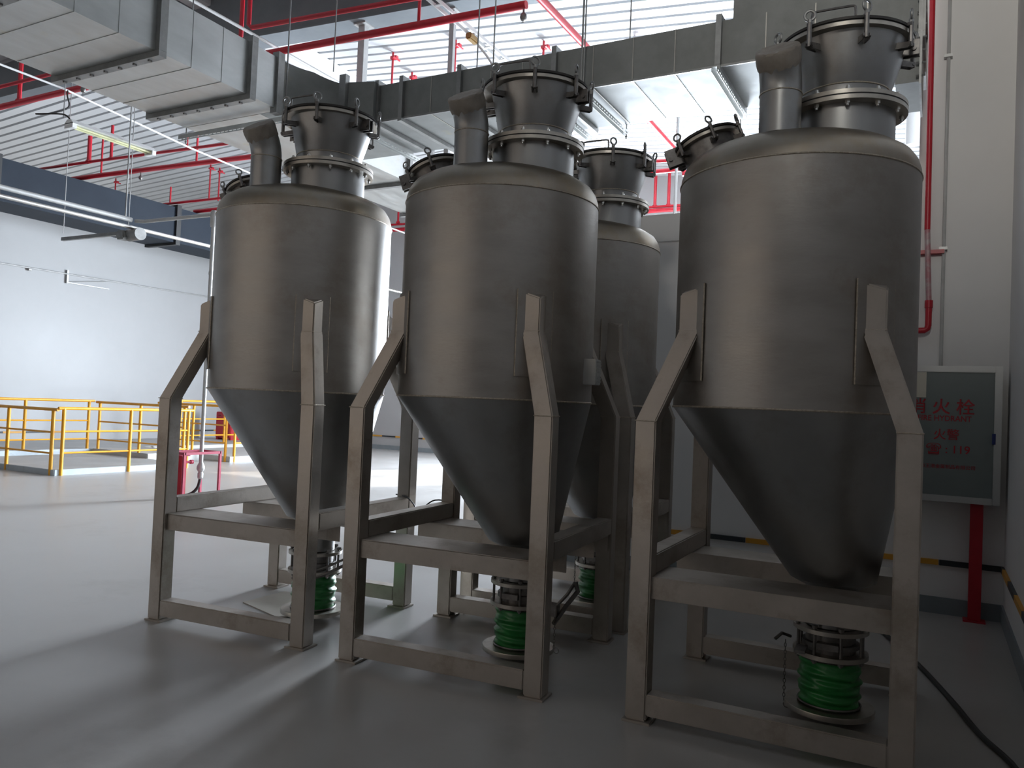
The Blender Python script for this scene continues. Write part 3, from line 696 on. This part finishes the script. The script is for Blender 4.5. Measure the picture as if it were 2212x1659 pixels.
# wall conduit on left wall with bracket
e = empty('wall_conduit', (-18.7, 10, 4.25), label='thin grey conduit fixed along the left wall with one bracket', cat='pipe')
dpart(e, 'conduit', T([(-18.69, -2, 4.22), (-18.69, 10, 4.23), (-18.69, 19.5, 4.31)], .016, 8), GREYP, True)
bm = bmesh.new(); box(bm, -18.72, -18.69, 11.83, 11.87, 4.02, 4.34); tube(bm, [(-18.7, 11.85, 4.05), (-18.7, 12.9, 4.22)], .012, 6); box(bm, -18.72, -18.68, 11.85, 12.95, 4.03, 4.05); cyl(bm, (-18.7, 10.9, 4.2), .035, .06, axis=(0, 1, 0)); dpart(e, 'bracket', bm, GREYP)
# thin vertical rods and drops from the roof
for (x, y, zb, r_, lab) in ((-10.55, 6.5, 5.15, .008, 'thin rod holding the near end of the fluorescent batten'), (-10.3, 7.33, 3.98, .012, 'longer thin rod dropping to the two conduits at left'), 
        (-2.66, 5.98, 4.1, .009, 'black rod in front of the cross duct, above the middle hopper'), (-1.9, 8.5, 4.3, .007, 'thin rod against the brightest ceiling patch'), (-3.7, 6.3, 4.575, .007, 'right one of two thin rods beside the round sprinkler head'),
        (-4.06, 6.6, 4.575, .007, 'left one of two thin rods beside the round sprinkler head'), (-3.65, 12.0, 4.6, .025, 'grey vertical rod seen between the rear hopper and right hopper'), (-5.3, 5.93, 4.71, .006, 'hair-thin rod over the curved duct elbow')):
    bm = bmesh.new(); cyl(bm, (x, y, zb), r_, roofz(x)-zb, seg=6); thing1('hanger_rod', bm, GALVF if r_ < .02 else GREYP, lab, 'rod', 'thin hanger rods from the roof')
# round white pipe behind the pier
thing1('down_pipe', T([(-.275, 9.5, 4.5), (-.285, 9.5, 6.95)], .075, 20), WHITEST, 'round white pipe glimpsed right of the right hopper flanges', 'pipe')

# fluorescent batten
e = empty('fluorescent_light', (-10.4, 7.15, 5.1), label='unlit white fluorescent batten hung under the left roof', cat='light')
bm = bmesh.new(); prism(bm, [[(-10.53, y, 5.06), (-10.47, y, 5.12), (-10.39, y, 5.12), (-10.33, y, 5.06)] for y in (6.5, 7.8)]); dpart(e, 'housing', bm, WHITEP)
for x in (-10.47, -10.39):
    bm = bmesh.new(); cyl(bm, (x, 6.56, 5.035), .014, 1.18, axis=(0, 1, 0), seg=12); dpart(e, 'fluorescent_tube', bm, TUBE, True)
for ya in (6.50, 7.74): dpart(e, 'lamp_holder', B(-10.52, -10.34, ya, ya+.06, 5.00, 5.07), WHITEP)
dpart(e, 'reflector_wire', T([(-10.6, 6.6, 5.16), (-10.62, 7.75, 5.14)], .008, 6), WHITEP)
dpart(e, 'supply_cable', T(smoothpath([(-10.43, 6.52, 5.12), (-10.5, 6.45, 5.18), (-10.85, 6.3, 5.18), (-10.7, 6.4, 5.2), (-10.78, 6.7, 5.40), (-11.3, 7.0, 5.75), (-11.7, 7.25, 5.98)], 5), .011, 6), BLACK)

# ================================================================== LEFT SIDE: plinths, railings, cabinet
pl = empty('trim_10'); pl['kind'] = 'structure'
obj('low_plinth', B(-16.0, -13.0, 8.2, 10.9, 0, .10, bevel=.01), CONC, pl)
obj('curb_edge', B(-13.0, -12.985, 8.2, 10.9, 0, .098), CURB, pl)
obj('curb_edge', B(-16.0, -13.0, 8.185, 8.2, 0, .098), CURB, pl)
obj('high_plinth', B(XL+.015, -16.0, 6.5, 19.4, 0, .20, bevel=.01), CONC, pl)
obj('curb_edge', B(-16.0, -15.985, 6.5, 10.9, .10, .198), CURB, pl)
obj('high_plinth', B(-16.0, -14.2, 10.9, 12.2, 0, .20, bevel=.01), CONC, pl)
obj('far_plinth', B(-16.0, -13.6, 12.5, 17.0, 0, .12, bevel=.01), CONC, pl)
obj('curb_edge', B(-13.6, -13.585, 12.5, 17.0, 0, .118), CURB, pl)
def railing(runs, label):
    e = empty('safety_railing', (*runs[0][0], 0), label=label, cat='railing', group='yellow tubular safety railings on the plinths')
    posts = []
    for (p0, p1, z0, h, np_, inset) in runs:
        p0 = Vector((*p0, 0)); p1 = Vector((*p1, 0)); d = (p1-p0).normalized(); L = (p1-p0).length
        pts = [p0+Vector((0, 0, h)), p1+Vector((0, 0, h))]
        dpart(e, 'top_rail', T(pts, .027, 12), YELLOW, True)
        for f in (.655, .335):
            dpart(e, 'mid_rail', T([p0+d*inset+Vector((0, 0, h*f)), p1-d*inset+Vector((0, 0, h*f))], .017, 8), YELLOW, True)
        for k in range(np_):
            p = p0+d*(inset+(L-2*inset)*k/(np_-1))
            dpart(e, 'post', T([p+Vector((0, 0, z0)), p+Vector((0, 0, h))], .030, 12), YELLOW, True)
        
    return e
railing([((-15.8, 8.2), (-12.98, 8.2), .0, 1.11, 3, .13), ((-12.98, 8.2), (-12.98, 10.95), .0, 1.135, 3, .10)], 'nearest yellow railing with its corner at the front left plinth')
railing([((-16.0, 6.6), (-16.0, 10.9), .20, 1.22, 4, .12), ((-16.0, 10.95), (-13.1, 10.95), .20, 1.20, 3, .12)], 'second yellow railing behind the nearest one, along the raised plinth')
railing([((-16.0, 12.5), (-13.6, 12.5), .0, 1.22, 3, .14), ((-13.6, 12.5), (-13.6, 17.0), .0, 1.24, 5, .12), ((-16.2, 13.2), (-16.2, 17.5), .2, 1.28, 4, .1)], 'farthest yellow railing, partly behind the left hopper cone')
e = empty('fire_cabinet', (-17.7, 16.0, .2), label='small red fire cabinet on feet standing against the far left wall', cat='cabinet')
dpart(e, 'body', B(-17.9, -17.3, 15.9, 16.3, .26, .98, bevel=.012), RED)
dpart(e, 'door', B(-17.88, -17.32, 15.885, 15.9, .28, .96), RED)
bm = bmesh.new()
for x in (-17.86, -17.36): box(bm, x-.04, x+.04, 15.92, 16.28, .20, .26)
box(bm, -17.85, -17.35, 15.95, 16.25, .24, .262); dpart(e, 'feet', bm, RED)
dpart(e, 'vent_slot', B(-17.8, -17.7, 15.878, 15.886, .87, .885), BLACK)

# ================================================================== RIGHT SIDE
def text(body, size, loc, par, m, name='printed_text', bold=0, sx=1):
    cu = bpy.data.curves.new(name, 'FONT'); cu.body = body; cu.size = size; cu.align_x = 'CENTER'; cu.extrude = .0006; cu.resolution_u = 3
    tmp = bpy.data.objects.new(name, cu); COL.objects.link(tmp)
    bpy.context.view_layer.update()
    me = bpy.data.meshes.new_from_object(tmp.evaluated_get(bpy.context.evaluated_depsgraph_get()))
    bpy.data.objects.remove(tmp)
    me.materials.clear(); me.materials.append(m)
    if bold:
        bt = bmesh.new(); bt.from_mesh(me)
        for dx, dy in ((bold, 0), (0, bold), (bold, bold)):
            t2 = bmesh.new(); t2.from_mesh(me); bmesh.ops.translate(t2, vec=(dx, dy, -.00002), verts=t2.verts)
            m2 = bpy.data.meshes.new('t'); t2.to_mesh(m2); t2.free(); bt.from_mesh(m2); bpy.data.meshes.remove(m2)
        bt.to_mesh(me); bt.free()
    o = bpy.data.objects.new(name, me); COL.objects.link(o); o.parent = par; o.rotation_euler = (PI/2, 0, 0); o.scale = (sx, 1, 1); o.location = Vector(loc)-par.location
    return o
HC = .06
e = empty('fire_hydrant_cabinet', (HC, 7.1, .9), label='fire hydrant cabinet with red lettering and aluminium frame on a red post', cat='cabinet')
dpart(e, 'body', B(HC-.37, HC+.37, 7.02, 7.195, .92, 1.93), ALU)
bm = bmesh.new(); x0, x1, z0, z1 = HC-.39, HC+.39, .90, 1.95
box(bm, x0, x0+.05, 6.99, 7.03, z0, z1, .004); box(bm, x1-.05, x1, 6.99, 7.03, z0, z1, .004); box(bm, x0+.05, x1-.05, 6.99, 7.03, z0, z0+.05, .004); box(bm, x0+.05, x1-.05, 6.99, 7.03, z1-.05, z1, .004)
dpart(e, 'door_frame', bm, ALU)
dpart(e, 'door_panel', B(x0+.05, x1-.05, 7.0, 7.012, z0+.05, z1-.05), CABP)
bm = bmesh.new(); box(bm, x1-.062, x1-.038, 6.984, 6.992, 1.36, 1.44); box(bm, x1-.056, x1-.044, 6.978, 6.986, 1.375, 1.425); dpart(e, 'latch', bm, BLUE)
dpart(e, 'sticker', B(HC-.24, HC-.12, 6.996, 7.0, 1.70, 1.90), CREAM)
ty = 6.9985
text('消 火 栓', .128, (.045, ty, 1.585), e, REDTXT, bold=.0025)
text('FIRE HYDRANT', .060, (.068, ty, 1.522), e, REDTXT, bold=.0012, sx=.90)
text('火警', .090, (.085, ty, 1.385), e, REDTXT, bold=.0012)
text('☎ : 119', .085, (.098, ty, 1.275), e, REDTXT, bold=.0015)
text('市王港金属制品有限公司', .034, (.10, ty, 1.158), e, REDTXT, bold=.0003)
bm = bmesh.new(); box(bm, .262, .348, 7.06, 7.12, .012, .92, .003); box(bm, .23, .38, 7.03, 7.15, 0, .012); dpart(e, 'support_post', bm, RED)['label'] = 'dark red support post'
e = empty('fire_riser_pipe', (-.08, 7.12, 2.24), label='vertical red fire pipe on the pier, pale unpainted below, ending in a red elbow', cat='pipe')
dpart(e, 'painted_pipe', T([(-.085, 7.13, 3.05), (-.105, 7.13, 7.05)], .022, 14), RED, True)
o = dpart(e, 'bare_pipe', T([(-.06, 7.13, 2.45), (-.085, 7.13, 3.05)], .021, 14), mat('smeared_pipe', (.50, .44, .44), .45, .1, color2=(.45, .20, .22), nscale=14), True); o['label'] = 'pale unpainted stretch with red smears'
pp = [(-.06, 7.13, 2.46), (-.06, 7.13, 2.28), (-.066, 7.13, 2.255), (-.085, 7.13, 2.24), (-.30, 7.13, 2.235)]
dpart(e, 'elbow', T(pp, .024, 14), RED, True)
bm = bmesh.new(); cyl(bm, (-.06, 7.13, 2.42), .03, .06); box(bm, -.16, .04, 7.14, 7.198, 2.86, 2.89); dpart(e, 'coupling', bm, RED, True)
e = empty('wall_conduit', (.03, 7.17, 2), label='grey conduit running down the pier beside the red fire pipe', cat='pipe')
dpart(e, 'conduit', T([(.036, 7.175, 1.96), (.028, 7.175, 7.05)], .014, 10), GREYP, True)
for z in (2.9, 4.46, 6.0): dpart(e, 'conduit_clip', B(.0, .06, 7.15, 7.198, z-.012, z+.012), GREYP)

# ================================================================== LOOSE BITS
conduit(smoothpath([(-.30, 6.3, .014), (-.054, 5.57, .014), (.12, 4.95, .014), (.23, 4.5, .014), (.36, 4.1, .014), (.42, 3.4, .014), (.3, 2.6, .014)], 5), .014, 'black cable lying on the dark floor right of the right hopper', BLACK, 'floor_cable', 'cable')
conduit(smoothpath([(-3.49, 4.80, .81), (-3.36, 4.75, .806), (-3.28, 4.72, .77), (-3.22, 4.68, .742), (-3.17, 4.70, .76), (-3.12, 4.76, .805), (-2.98, 4.78, .806)], 5), .005, 'thin black wire draped between the left and middle hopper frames', BLACK, 'loose_wire', 'wire')
bm = bmesh.new(); pts = [(-4.36, 4.2), (-3.90, 4.06), (-3.84, 4.10), (-3.84, 4.55), (-4.36, 4.62)]
prism(bm, [[(x, y, z) for x, y in pts] for z in (.0, .006)]); thing1('floor_board', bm, CARD, 'thin pale board lying on the floor inside the left hopper frame', 'board', smooth=False)
